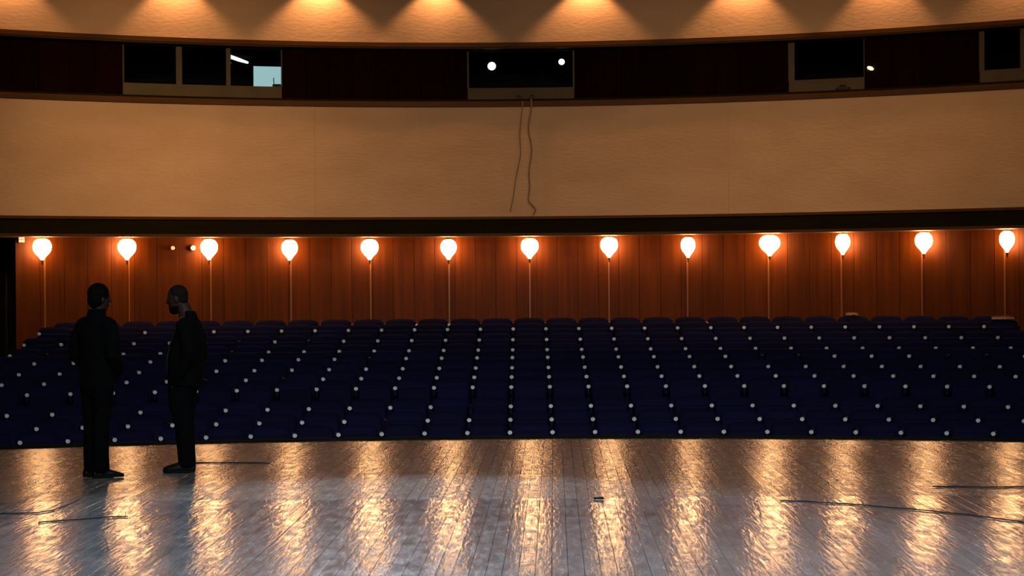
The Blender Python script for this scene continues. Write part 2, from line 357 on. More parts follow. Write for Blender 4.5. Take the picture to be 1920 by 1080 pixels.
# ------------------------------------------------------------------ stage: boards, nosing, front
SK = 0.012
stage = empty('stage_floor', (0, 19.2, 0)); tag(stage, kind='structure')
SW = 0.10
J1 = 19.2; J2 = 23.3
def board(xi, y0, y1, cut_front=False):
    bm = bmesh.new(); g = 0.0022
    def X(x, y): return x + SK * (y - J1)
    z = random.uniform(-0.0010, 0.0010); tl = random.uniform(-0.0007, 0.0007)
    a, b_ = xi + g, xi + SW - g
    e = []
    for x, zz in ((a, z - tl), (b_, z + tl)):
        ye = A_stage.y(X(x, y1)) - 0.012 if cut_front else y1 - 0.003
        e.append(((X(x, y0 + 0.003), y0 + 0.003, zz), (X(x, ye), ye, zz)))
    c = 0.0022
    top = [bm.verts.new(p) for p in (e[0][0], e[1][0], e[1][1], e[0][1])]
    mid = [bm.verts.new((p[0] + dx, p[1] + dy, p[2] - c)) for p, dx, dy in ((e[0][0], -c / 2, -c / 2), (e[1][0], c / 2, -c / 2), (e[1][1], c / 2, c / 2), (e[0][1], -c / 2, c / 2))]
    low = [bm.verts.new((v.co.x, v.co.y, -0.03)) for v in mid]
    bm.faces.new(top)
    for u, v in ((top, mid), (mid, low)):
        for k in range(4): bm.faces.new((u[k], v[k], v[(k + 1) % 4], u[(k + 1) % 4]))
    bmesh.ops.translate(bm, vec=(0, -19.2, 0), verts=bm.verts[:])
    return bm
rest = bmesh.new()
def join(bm):
    me = bpy.data.meshes.new('t'); bm.to_mesh(me); bm.free(); rest.from_mesh(me); bpy.data.meshes.remove(me)
for i in range(-115, 115):
    x = i * SW
    near_seen = abs(x) < 4.5; far_seen = abs(x + 0.1) < 6.1
    b1 = board(x, 9.0, J1)
    if near_seen: obj('plank', mesh('plank', b1), M_plank, stage)
    else: join(b1)
    split = (-7 <= i <= 3) or (16 <= i <= 25)
    segs = [(J1, J2, False), (J2, 0, True)] if split else [(J1, 0, True)]
    for y0, y1, cf in segs:
        if A_stage.y(x) < y0 + 0.5: continue
        b1 = board(x, y0, y1, cf)
        if far_seen: obj('plank', mesh('plank', b1), M_plank2, stage)
        else: join(b1)
tag(obj('outer_planks', mesh('outer_planks', rest), M_plank, stage), kind='stuff')
bm = bmesh.new()
n = 60
vs = [(-11.6 + 23.2 * i / n) for i in range(n + 1)]
fr = [bm.verts.new((x, A_stage.y(x) - 0.02, -0.02)) for x in vs]; bk = [bm.verts.new((x, 9.0, -0.02)) for x in vs]
fr2 = [bm.verts.new((x, A_stage.y(x) - 0.02, -0.9)) for x in vs]
for i in range(n):
    bm.faces.new((bk[i], bk[i + 1], fr[i + 1], fr[i])); bm.faces.new((fr[i], fr[i + 1], fr2[i + 1], fr2[i]))
bmesh.ops.translate(bm, vec=(0, -19.2, 0), verts=bm.verts[:])
obj('stage_base', mesh('stage_base', bm), M_dark, stage)
trim('trim_8', A_stage, -0.06, 0.028, -0.010, 0.05, M_fascia, -11.5, 11.5)

# ------------------------------------------------------------------ auditorium floor in terraces
row_s = [79.8, 77.3, 75.0, 72.3, 70.1, 68.05, 66.2, 64.6, 63.1, 61.5, 60.1]
row_y = [811, 787, 762, 725.7, 707, 689.5, 670.5, 656.0, 637, 617, 604]
row_R = [16, 16, 16.5, 17, 18, 19, 20, 22, 24, 27, 34]
PITCH = 0.55; PLATE_H = 0.665; PLATE_OUT = 0.30
rows = []
for s, y, R_ in zip(row_s, row_y, row_R):
    Y = F * PITCH / s
    z = CH - (y - 540) * Y / F
    rows.append((Arc(Y, R_, 0.30), z - PLATE_H - (0.04 if len(rows) == 10 else 0)))
bm = bmesh.new()
arc_box(bm, rows[0][0], -11.9, 11.9, -1.3, rows[0][1], -5.0, 0.55, 40)
for k in range(1, 11):
    arc, z = rows[k]
    arc_box(bm, arc, -11.9, 11.9, -1.3, z, -0.42, 0.62 if k < 10 else 6.0, 40)
tag(obj('floor', mesh('floor', bm), M_carpet), kind='structure')

# ------------------------------------------------------------------ theatre seats
# seat local frame: origin on the floor at the armrest; plate faces -Y (the stage); seat spans x 0..PITCH
def seat_meshes():
    m = {}
    bm = bmesh.new()     # padded backrest with a gently humped top
    nx, nz = 10, 8; W2 = 0.272
    fr, bk = [], []
    for j in range(nz + 1):
        t = j / nz; rf, rb = [], []
        for i in range(nx + 1):
            u = -1 + 2 * i / nx
            top = 0.770 - 0.022 * u * u - 0.035 * max(0, abs(u) - 0.8) / 0.2
            z = 0.30 + (top - 0.30) * t
            w = W2 * (1 - 0.05 * t)
            pad = 0.035 * (1 - u ** 4) * (1 - (2 * t - 1) ** 6)
            yb = 0.065 + 0.08 * t
            rf.append(bm.verts.new((PITCH / 2 + u * w, yb - pad - 0.02, z))); rb.append(bm.verts.new((PITCH / 2 + u * w, yb + 0.04, z - 0.01 * (t == 1))))
        fr.append(rf); bk.append(rb)
    for j in range(nz):
        for i in range(nx):
            bm.faces.new((fr[j][i], fr[j][i + 1], fr[j + 1][i + 1], fr[j + 1][i])); bm.faces.new((bk[j][i], bk[j + 1][i], bk[j + 1][i + 1], bk[j][i + 1]))
    for j in range(nz):
        for s in (0, nx): bm.faces.new((fr[j][s], fr[j + 1][s], bk[j + 1][s], bk[j][s]))
    for i in range(nx):
        for s in (0, nz): bm.faces.new((fr[s][i], bk[s][i], bk[s][i + 1], fr[s][i + 1]))
    m['backrest'] = mesh('backrest', bm, True); m['backrest'].materials.append(M_fabric)
    bm = bmesh.new(); box(bm, (PITCH / 2, -0.10, 0.46), (0.455, 0.09, 0.40), Matrix.Rotation(-0.22, 3, 'X') @ Matrix.Identity(3) if False else None, 0.025)
    m['seat_cushion'] = mesh('seat_cushion', bm, True); m['seat_cushion'].materials.append(M_fabric)
    bm = bmesh.new()     # side standard and armrest
    box(bm, (0, -0.06, 0.30), (0.026, 0.12, 0.60), None, 0.004); box(bm, (0, -0.01, 0.012), (0.05, 0.32, 0.024), None, 0.004)
    box(bm, (0, -0.14, 0.60), (0.035, 0.30, 0.10), None, 0.01)
    box(bm, (0, -0.145, 0.667), (0.046, 0.32, 0.036), None, 0.012)
    m['armrest'] = mesh('armrest', bm); m['armrest'].materials.append(M_arm)
    bm = bmesh.new()     # hinge bar between the standards
    tube(bm, [(0.012, -0.06, 0.285), (PITCH - 0.022, -0.06, 0.285)], 0.014, 8); box(bm, (PITCH / 2, 0.02, 0.29), (0.42, 0.03, 0.05))
    m['hinge_bar'] = mesh('hinge_bar', bm); m['hinge_bar'].materials.append(M_black)
    bm = bmesh.new()     # small round number plate on the front of the armrest
    q = bmesh.ops.create_cone(bm, segments=14, radius1=0.030, radius2=0.028, depth=0.008, cap_ends=True)
    bmesh.ops.rotate(bm, cent=(0, 0, 0), matrix=Matrix.Rotation(PI / 2, 3, 'X'), verts=q['verts'])
    bmesh.ops.scale(bm, vec=(1, 1, 0.9), verts=q['verts'])
    bmesh.ops.translate(bm, vec=(0, -0.309, PLATE_H), verts=q['verts'])
    m['number_plate'] = mesh('number_plate', bm); m['number_plate'].materials.append(M_plate)
    return m
SM = seat_meshes()
def ordinal(n):
    base = ['', 'first', 'second', 'third', 'fourth', 'fifth', 'sixth', 'seventh', 'eighth', 'ninth', 'tenth', 'eleventh', 'twelfth', 'thirteenth', 'fourteenth', 'fifteenth', 'sixteenth', 'seventeenth', 'eighteenth', 'nineteenth']
    if n < 20: return base[n]
    if n == 20: return 'twentieth'
    if n < 30: return 'twenty-' + base[n - 20]
    return 'thirtieth' if n == 30 else 'thirty-' + base[n - 30]
missing = {2: {-3}, 3: {-1}, 5: {-6, -8}, 7: {-4, 7, 8, 12, 13}, 8: {-13, -8}, 9: {-8, -6},
           11: set(range(-14, 15)) - {-14, -12, -9, -6, -5, -3, -2, 6, 10, 11, 12, 13, 14}}
COL0 = -0.226
offstage = bmesh.new()
seat_pos = {}
for k, (arc, zf) in enumerate(rows):
    r = k + 1; cnt = 0
    vis = []
    for c in range(-14, 15):
        X = COL0 + c * PITCH; Y = arc.y(X) + PLATE_OUT
        pxl = VPX + F * X / Y; pxr = VPX + F * (X + PITCH) / Y
        vis.append((c, X, Y, pxr > 4 and pxl < 1916))
    for c, X, Y, v in vis:
        rz = arc.ang(X + PITCH / 2) * 0.85
        # the plate (0.3 m in front of the standard) keeps its column
        loc = Vector((X, arc.y(X), zf)) - Vector((math.sin(rz), -math.cos(rz), 0)) * 0.30
        seat_pos[(r, c)] = (loc, rz)
        names = ['backrest', 'seat_cushion', 'armrest', 'hinge_bar'] + (['number_plate'] if c not in missing.get(r, ()) else [])
        if v:
            cnt += 1
            root = empty('theatre_seat', loc, rz)
            tag(root, 'navy theatre seat, %s row from the stage, %s in view from the left' % (ordinal(r), ordinal(cnt)), 'seat', 'tip-up theatre seats in the auditorium')
            for nm in names: obj(nm, SM[nm], None, root)
            if c == 14: obj('armrest', SM['armrest'], None, root, (PITCH, 0, 0))
        else:
            mw = Matrix.Translation(loc) @ Matrix.Rotation(rz, 4, 'Z')
            for nm in ('backrest', 'seat_cushion', 'armrest'):
                t = SM[nm].copy(); t.transform(mw); offstage.from_mesh(t); bpy.data.meshes.remove(t)
oo = obj('row_end_seats', mesh('row_end_seats', offstage), M_fabric)
tag(oo, 'more navy seats at the ends of the front rows', 'seats', kind='stuff')

# pale papers left lying on the seat tops
def paper(rc, off, w, d, label):
    loc, rz = seat_pos[rc]
    p = loc + Matrix.Rotation(rz, 3, 'Z') @ Vector((PITCH / 2 + off, 0.15, 0.792))
    bm = bmesh.new(); nx = 8; pr = []
    for i in range(nx + 1):
        u = i / nx - .5; pr.append([bm.verts.new((u * w, v * d, 0.014 - 0.05 * u * u + 0.006 * (abs(v) > .3) + 0.004 * math.sin(u * 11))) for v in (-.5, 0, .5)])
    for a, b_ in zip(pr, pr[1:]):
        for k in range(2): bm.faces.new((a[k], b_[k], b_[k + 1], a[k + 1]))
    bmesh.ops.solidify(bm, geom=bm.faces[:], thickness=0.010)
    o = obj('paper', mesh('paper', bm, True), M_pale, None, p, (0.34, 0, rz)); tag(o, label, 'paper', 'papers left on the seats'); return o
paper((11, 10), -0.02, 0.22, 0.14, 'small pale paper on the seat tops of the last row')
paper((10, 14), 0.03, 0.40, 0.16, 'long pale paper lying on the seat tops at the right end')

# ------------------------------------------------------------------ wall lamps
lamps = [(79, 461), (238, 462), (392, 464), (543, 465), (693, 464), (841, 464), (993, 462), (1142, 459), (1290, 460), (1443, 456), (1580, 452), (1732, 449), (1888, 444)]
lscale = [1.05, 1.05, 1.0, 0.95, 1.05, 0.95, 1.05, 1.05, 0.85, 1.22, 0.85, 1.0, 0.85]
A_lamp = A_wood.off(-0.22)
def lamp_meshes():
    m = {}
    bm = bmesh.new()
    lathe(bm, [(0.035, 0.150), (0.085, 0.138), (0.128, 0.105), (0.152, 0.055), (0.158, 0.0), (0.148, -0.055), (0.118, -0.108), (0.078, -0.150), (0.045, -0.190), (0.022, -0.235)], 24)
    m['glass_shade'] = mesh('glass_shade', bm, True); m['glass_shade'].materials.append(M_lampglass)
    bm = bmesh.new(); lathe(bm, [(0.026, -0.225), (0.030, -0.240), (0.016, -0.262), (0.020, -0.285), (0.006, -0.315)], 16)
    m['finial'] = mesh('finial', bm, True); m['finial'].materials.append(M_brass)
    bm = bmesh.new(); lathe(bm, [(0.05, 0.145), (0.055, 0.158), (0.03, 0.168)], 16)
    tube(bm, [(0, 0, 0.162), (0, 0.12, 0.160), (0, 0.21, 0.13)], 0.012, 8)
    m['bracket'] = mesh('bracket', bm, True); m['bracket'].materials.append(M_brass)
    bm = bmesh.new(); box(bm, (0, 0.205, 0.08), (0.09, 0.03, 0.18), None, 0.01)
    m['wall_plate'] = mesh('wall_plate', bm); m['wall_plate'].materials.append(M_brass)
    return m
LM = lamp_meshes()
for i, ((px, py), sc) in enumerate(zip(lamps, lscale)):
    p = A_lamp.hit(px, py); rz = A_lamp.ang(p.x)
    p.z = min(p.z, zF0 - 0.175)
    t = empty('wall_lamp', p, rz)
    extra = {9: ', the widest glow', 0: ', by the dark doorway'}.get(i, '')
    tag(t, 'glowing orange-white teardrop wall lamp, %s from the left%s' % (ordinal(i + 1), extra), 'lamp', 'wall lamps along the panelled back wall')
    for nm in ('glass_shade', 'finial', 'bracket', 'wall_plate'):
        o = obj(nm, LM[nm], None, t)
        if nm == 'glass_shade': o.scale = (sc, sc, 1)
    # added pale strip below each lamp, standing in for its vertical light streak
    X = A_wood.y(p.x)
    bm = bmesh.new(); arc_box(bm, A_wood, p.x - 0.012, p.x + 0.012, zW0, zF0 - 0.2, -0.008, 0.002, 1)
    obj('streak_strip', mesh('streak_strip', bm), M_strip, wb2)
def small_light(px, py, r, label, name, square=False, es=1.5, col=(1, 0.5, 0.3)):
    p = A_wood.hit(px, py); p.y -= 0.01
    m = mat(name + '_glow', (0.8, 0.6, 0.5), 0.4, emit=col, es=es)
    t = empty(name, p, A_wood.ang(p.x)); tag(t, label, 'light', 'small lights on the panelled wall')
    bm = bmesh.new()
    if square: box(bm, (0, -0.04, 0), (r * 2.4, 0.06, r * 2.4), None, 0.008)
    else: tube(bm, [(0, 0.0, 0), (0, -0.05, 0)], r * 1.25, 16)
    obj('housing', mesh('housing', bm), M_trim, t)
    bm = bmesh.new()
    if square:
        for sx in (-1, 1):
            for sz in (-1, 1): box(bm, (sx * r * .5, -0.074, sz * r * .5), (r * .85, 0.01, r * .85))
    else: ball(bm, (0, -0.05, 0), (r, r * .5, r))
    obj('lens', mesh('lens', bm, not square), m, t)
small_light(38, 449, 0.055, 'small square pinkish light high beside the dark doorway', 'sign_light', True, 0.9, (1, 0.42, 0.25))
small_light(323, 465, 0.036, 'small dim round light between second and third lamps', 'indicator_light', False, 0.75, (1, 0.5, 0.28))
small_light(361, 465, 0.045, 'small yellow round light close beside the third wall lamp', 'indicator_light', False, 2.0, (1, 0.55, 0.2))

# ceiling downlights grazing the upper plaster
dl = [(20, 30, 0.9, 100), (335, 30, 1.0, 100), (603, 30, 1.15, 106), (820, 30, 0.8, 100), (1098, 30, 0.95, 100), (1385, 30, 0.95, 100), (1648, 30, 0.85, 92), (1900, 30, 0.6, 104)]
for i, (px, off, pw_, an) in enumerate(dl):
    p = A_cream.off(-off / 100).hit(px, -45); z = Z_CEIL - 0.05
    t = empty('ceiling_downlight', (p.x, p.y, Z_CEIL)); tag(t, 'recessed ceiling downlight above the upper plaster wall, %s from the left' % ordinal(i + 1), 'light', 'downlights along the upper wall')
    bm = bmesh.new(); lathe(bm, [(0.075, 0.0), (0.085, -0.008), (0.085, -0.014), (0.07, -0.014), (0.065, -0.002)], 18)
    obj('rim', mesh('rim', bm), M_black, t)
    spot('downlight_beam', (p.x, p.y, z), (p.x, p.y + 0.10, z - 2.0), 135 * pw_, (1.0, 0.50, 0.23), an, 0.45, 0.05)
p = A_cream.off(-0.14).hit(820, -20)
spot('downlight_hot', (p.x, p.y, Z_CEIL - 0.06), (p.x - 0.05, p.y + .16, p.z - 0.9), 9, (1.0, 0.58, 0.2), 34, 0.9, 0.03)

# ------------------------------------------------------------------ things in the booths
def in_booth(px, py, d): return A_booth.off(d).hit(px, py)
p = in_booth(452, 112, 1.2)
t = empty('fluorescent_light', p); tag(t, 'bright slanted strip light seen through the left booth window', 'light')
bm = bmesh.new(); tube(bm, [(-0.20, -0.25, 0.045), (-0.04, 0, 0.0), (0.10, 0.2, -0.035)], [0.036, 0.034, 0.022], 10); obj('tube', mesh('tube', bm, True), M_tube, t)
bm = bmesh.new(); box(bm, (0.0, 0.06, 0.075), (0.5, 0.14, 0.05)); obj('housing', mesh('housing', bm), M_dark, t)
p = in_booth(501, 145, 0.6)
t = empty('screen', p, A_booth.ang(p.x)); tag(t, 'pale blue lit screen standing in the left booth window', 'screen')
bm = bmesh.new(); box(bm, (0, 0, 0), (0.52, 0.02, 0.40)); obj('panel', mesh('screen_panel', bm), M_screen, t)
bm = bmesh.new()
for c, s in (((0, 0.01, .21), (.56, .04, .02)), ((0, .01, -.21), (.56, .04, .02)), ((-.27, .01, 0), (.02, .04, .44)), ((.27, .01, 0), (.02, .04, .44)), ((0, 0.05, -0.42), (0.3, 0.2, 0.42))): box(bm, c, s)
obj('frame', mesh('screen_frame', bm), M_dark, t)
p = in_booth(519, 160, 0.3)
t = empty('small_device', p); tag(t, 'small dark device in front of the pale blue screen', 'device')
bm = bmesh.new(); box(bm, (0, 0, -0.02), (0.15, 0.1, 0.08), None, 0.01); obj('body', mesh('body', bm), M_black, t)
bm = bmesh.new(); tube(bm, [(-0.05, 0, 0.0), (-0.06, 0, 0.12), (-0.05, 0, 0.14)], 0.008, 8); obj('antenna', mesh('antenna', bm), M_black, t)
for px, py, r, lab in ((922, 124, 0.078, 'larger round white work lamp in the middle booth window'), (1053, 116, 0.058, 'smaller round white work lamp in the middle booth window')):
    p = in_booth(px, py, 0.5); t = empty('work_lamp', p); tag(t, lab, 'lamp', 'work lamps in the middle booth')
    bm = bmesh.new(); ball(bm, (0, 0, 0), (r, r * .6, r)); obj('bulb', mesh('bulb', bm, True), M_white_lamp, t)
    bm = bmesh.new(); q = lathe(bm, [(r * .5, .14), (r * 1.02, 0.03), (r * 1.06, 0.03), (r * .55, .16)], 20)
    bmesh.ops.rotate(bm, cent=(0, 0, 0), matrix=Matrix.Rotation(-PI / 2, 3, 'X'), verts=bm.verts[:]); obj('reflector', mesh('reflector', bm, True), M_black, t)
    bm = bmesh.new(); tube(bm, [(0, .12, 0.02), (0, .14, 0.9)], 0.012, 8); obj('hanger', mesh('hanger', bm), M_black, t)
p = A_booth.off(-0.06).hit(1632, 128)
t = empty('spot_lamp', p); tag(t, 'tiny warm white light on the dark panels beside the third booth window', 'light')
bm = bmesh.new(); ball(bm, (0, 0, 0), (0.062, 0.03, 0.034)); bmesh.ops.rotate(bm, cent=(0, 0, 0), matrix=Matrix.Rotation(0.35, 3, 'Y'), verts=bm.verts[:])
obj('lens', mesh('lens', bm, True), mat('warm_glow', (0.9, 0.7, 0.5), 0.4, emit=(1, 0.72, 0.45), es=1.6), t)
bm = bmesh.new(); box(bm, (0.01, 0.04, 0.0), (0.16, 0.05, 0.10), None, 0.01); obj('housing', mesh('housing', bm), M_black, t)
# dark clutter on the sills
def clutter(px, py, w, h, label, name='equipment_case'):
    p = A_booth.off(-0.10).hit(px, py); t = empty(name, (p.x, p.y, zL1), A_booth.ang(p.x)); tag(t, label, 'equipment', 'dark equipment on the booth ledges')
    bm = bmesh.new(); box(bm, (0, 0, h / 2), (w, 0.10, h), None, 0.012); obj('body', mesh('body', bm), M_black, t)
    bm = bmesh.new(); tube(bm, [(-w * .3, 0, h), (-w * .2, 0, h + .035), (w * .2, 0, h + .035), (w * .3, 0, h)], 0.009, 8); obj('handle', mesh('handle', bm), M_black, t)
clutter(973, 184, 0.11, 0.045, 'small dark box on the ledge under the middle booth window, left one')
clutter(997, 184, 0.10, 0.050, 'small dark box on the ledge under the middle booth window, above cable')
clutter(1580, 165, 0.26, 0.06, 'dark equipment case on the ledge of the third booth window')

# cables hanging down the plaster
def cable(name, pix, arc, r, label, m=M_cable, d=-0.02, group='black cables hanging down the middle wall'):
    pts = [arc.off(d).hit(*q) for q in pix]
    fine = []
    for i in range(len(pts) - 1):
        for k in range(6):
            t = k / 6; p0 = pts[max(i - 1, 0)]; p1 = pts[i]; p2 = pts[i + 1]; p3 = pts[min(i + 2, len(pts) - 1)]
            fine.append(0.5 * ((2 * p1) + (p2 - p0) * t + (2 * p0 - 5 * p1 + 4 * p2 - p3) * t * t + (3 * p1 - p0 - 3 * p2 + p3) * t ** 3))
    fine.append(pts[-1]); bm = bmesh.new(); tube(bm, fine, r, 8)
    tag(obj(name, mesh(name, bm, True), m), label, 'cable', group)
M_cable2 = noise_mat('brown_cable', (0.19, 0.11, 0.055), (0.23, 0.13, 0.066), nscale=20, rough=0.7, bump=0.02)
cable('cable', [(996, 186), (996, 205), (991, 240), (997, 280), (992, 320), (993, 350), (991, 375), (999, 385), (1004, 393), (1000, 402)], A_cream.off(-.045), 0.013, 'thin cable hanging straight down the plaster and curling at its end', M_cable2)
cable('cable', [(980, 190), (979, 205), (975, 250), (976, 290), (968, 330), (963, 365), (957, 396)], A_cream.off(-.045), 0.009, 'fainter slanting cable left of the straight one', M_cable2)

# cables on the stage floor
def floor_pt(px, py):
    d = ray(px, py); t = -CH / d.z; return Vector((d.x * t, d.y * t, 0.004))
def floor_cable(pix, r, label):
    pts = [floor_pt(*q) for q in pix]; bm = bmesh.new(); tube(bm, [p + Vector((0, 0, r - 0.002)) for p in pts], r, 8)
    tag(obj('stage_cable', mesh('stage_cable', bm, True), M_cable), label, 'cable', 'thin black cables lying on the stage')
floor_cable([(1462, 940), (1510, 941), (1550, 944), (1600, 947), (1660, 952), (1720, 957), (1770, 962), (1820, 967), (1870, 974), (1925, 981), (1990, 992)], 0.005, 'long thin black cable curving across the stage at the right')
floor_cable([(1748, 914), (1800, 914), (1860, 915), (1925, 914), (2000, 914)], 0.006, 'short straight black cable near the right edge of the stage')
floor_cable([(-30, 965), (20, 964), (70, 963), (100, 958), (125, 948), (150, 936)], 0.005, 'thin black cable at the far left of the stage')
floor_cable([(72, 981), (110, 978), (160, 974), (198, 971), (240, 970)], 0.005, 'short black cable in front of the two men')
floor_cable([(366, 869), (420, 869), (480, 869), (505, 870)], 0.006, 'short dark cable behind the man in profile')
floor_cable([(1113, 937), (1132, 937)], 0.011, 'tiny black scrap of cable lying mid-stage')

# ------------------------------------------------------------------ two men
def solid(name, build, m, parent, voxel=0.010, smooth=6, head_m=None):
    bm = bmesh.new(); build(bm)
    me = mesh(name, bm, True); o = obj(name, me, m, parent)
    r = o.modifiers.new('remesh', 'REMESH'); r.mode = 'VOXEL'; r.voxel_size = voxel; r.use_smooth_shade = True
    s = o.modifiers.new('smooth', 'SMOOTH'); s.factor = 0.5; s.iterations = smooth
    return o
def xf(vs, M):
    for v in vs: v.co = M @ v.co
def head(bm, c, tilt, turn, beard=False):
    """c = centre of the head; tilt forward, turn about z"""
    M = Matrix.Translation(c) @ Matrix.Rotation(turn, 4, 'Z') @ Matrix.Rotation(-tilt, 4, 'X')
    n0 = len(bm.verts)
    vs = []
    vs += ball(bm, (0, -0.012, 0.03), (0.076, 0.096, 0.092), 20)
    vs += loft(bm, [(0, 0.040, -0.118, 0.024, 0.024), (0, 0.032, -0.108, 0.040, 0.045), (0, 0.022, -0.08, 0.054, 0.062), (0, 0.012, -0.04, 0.064, 0.078), (0, 0.006, 0.0, 0.068, 0.084), (0, 0, 0.04, 0.070, 0.086)], 20)
    vs += loft(bm, [(0, 0.100, -0.030, 0.017, 0.012), (0, 0.104, -0.022, 0.016, 0.020), (0, 0.094, 0.0, 0.010, 0.014), (0, 0.086, 0.022, 0.008, 0.010)], 10)   # nose
    for s in (-1, 1):
        vs += ball(bm, (s * 0.078, -0.008, -0.012), (0.010, 0.020, 0.032), 10)      # ears
        vs += ball(bm, (s * 0.031, 0.076, 0.004), (0.014, 0.012, 0.010), 10)        # eyes
        vs += ball(bm, (s * 0.030, 0.080, 0.024), (0.020, 0.010, 0.006), 10)        # brows
    vs += ball(bm, (0, 0.088, -0.058), (0.024, 0.010, 0.006), 10); vs += ball(bm, (0, 0.086, -0.071), (0.021, 0.010, 0.007), 10)   # lips
    xf(set(vs), M); return M
def hand(bm, wrist, dirv, side):
    w = Vector(wrist); d = Vector(dirv).normalized(); s = Vector((side, 0, 0)); s = (s - d * s.dot(d)).normalized(); nrm = d.cross(s)
    tube(bm, [w, w + d * .03, w + d * .075], [0.025, 0.034, 0.030], 10)
    for k, ln in enumerate((0.068, 0.078, 0.072, 0.056)):
        b = w + d * .075 + s * (-0.027 + 0.018 * k)
        tube(bm, [b - d * .02, b + d * ln * .45, b + d * ln * .8 + nrm * .015, b + d * ln + nrm * .03], [0.0095, 0.009, 0.008, 0.007], 8)
    tube(bm, [w + d * .02, w + d * .045 - s * .035 + nrm * .012, w + d * .08 - s * .045 + nrm * .02], [0.013, 0.011, 0.008], 8)

def man1():
    px, py = 183, 894
    base = floor_pt(183, 896); base.z = 0.003
    root = empty('person', base, math.radians(-38))
    tag(root, 'man in a black jacket and trousers standing with his back to the camera', 'person', 'two men talking on the stage')
    hc = Vector((0.0, 0.045, 1.650))
    arms = {s: [(s * .160, 0.0, 1.405), (s * .235, -0.02, 1.27), (s * .262, -0.035, 1.13), (s * .20, 0.07, 1.02), (s * .125, 0.13, 0.97)] for s in (-1, 1)}
    def body(bm):
        head(bm, hc, 0.10, -0.25)
        loft(bm, [(0, -0.01, 1.36, .08, .07), (0, 0.0, 1.44, .066, .064), (0, 0.02, 1.50, .056, .058), (0, 0.03, 1.60, .052, .055)], 16)
        loft(bm, [(0, 0, .86, .14, .10), (0, 0, .95, .155, .105), (0, 0, 1.08, .14, .10), (0, 0, 1.25, .16, .11), (0, 0, 1.38, .17, .09), (0, 0, 1.44, .11, .07)], 20)
        for s in (-1, 1):
            tube(bm, arms[s], [.05, .045, .038, .034, .027]); hand(bm, arms[s][-1], (-s * .5, .2, -.8), s)
            loft(bm, [(s * .060, .0, .06, .035, .04), (s * .062, -.01, .12, .036, .042), (s * .065, -.02, .32, .052, .055), (s * .068, 0, .50, .052, .055), (s * .075, 0, .75, .075, .085), (s * .078, 0, .90, .085, .095)], 14)
            loft(bm, [(s * .06, -.06, .045, .028, .03), (s * .065, .05, .035, .035, .024), (s * .07, .14, .028, .030, .015)], 12, 'y')
    solid('body', body, M_skin, root, 0.008, 4)
    def hair(bm):
        vs = ball(bm, (0, -0.022, 0.045), (0.092, 0.104, 0.098), 20); vs += ball(bm, (0, -0.045, -0.015), (0.086, 0.074, 0.088), 16)
        vs += loft(bm, [(0, -0.055, -0.095, .045, .03), (0, -0.055, -0.07, .056, .04), (0, -0.05, -0.03, .066, .052)], 16)
        xf(set(vs), Matrix.Translation(hc) @ Matrix.Rotation(-.25, 4, 'Z') @ Matrix.Rotation(-.1, 4, 'X'))
    solid('hair', hair, M_hair, root, 0.008, 3)
    def jacket(bm):
        loft(bm, [(0, .0, .80, .178, .130), (0, .0, .84, .184, .135), (0, 0, .95, .186, .135), (0, 0, 1.08, .186, .130), (0, 0, 1.22, .200, .135), (0, 0, 1.34, .208, .128), (0, -.005, 1.40, .175, .110), (0, -.005, 1.45, .125, .090), (0, 0.0, 1.50, .092, .084), (0, 0.01, 1.555, .082, .080)], 28)
        for s in (-1, 1):
            tube(bm, [(s * .12, -.005, 1.42)] + arms[s], [.075, .082, .075, .068, .062, .052], 16)
            loft(bm, [(s * .13, .12, .90, .055, .02), (s * .13, .125, .98, .058, .02)], 12)     # pocket flap
    solid('jacket', jacket, M_cloth1, root, 0.010, 5)
    def trousers(bm):
        loft(bm, [(0, 0, .76, .155, .112), (0, 0, .86, .165, .118), (0, 0, .93, .155, .11)], 22)
        for s in (-1, 1):
            loft(bm, [(s * .062, -.01, .055, .066, .082), (s * .062, -.01, .08, .068, .083), (s * .064, -.015, .25, .068, .080), (s * .066, -.01, .45, .070, .078), (s * .074, 0, .62, .082, .092), (s * .082, 0, .82, .092, .110)], 18)
    solid('trousers', trousers, M_cloth1, root, 0.010, 4)
    for s in (-1, 1):
        def shoe(bm, s=s):
            vs = loft(bm, [(0, -.095, .035, .024, .028), (0, -.085, .042, .036, .042), (0, -.03, .05, .042, .050), (0, .03, .046, .042, .044), (0, .09, .036, .046, .034), (0, .15, .027, .044, .024), (0, .195, .021, .030, .017), (0, .208, .018, .014, .012)], 16, 'y')
            vs += loft(bm, [(0, -.09, .008, .034, .007), (0, .05, .008, .038, .007), (0, .15, .008, .046, .007), (0, .205, .008, .022, .007)], 12, 'y')
            xf(set(vs), Matrix.Translation((s * .062, .0, 0)) @ Matrix.Rotation(-.45 if s > 0 else -0.3, 4, 'Z'))
        solid('shoe', shoe, M_shoe, root, 0.007, 3)
    return root
man1()

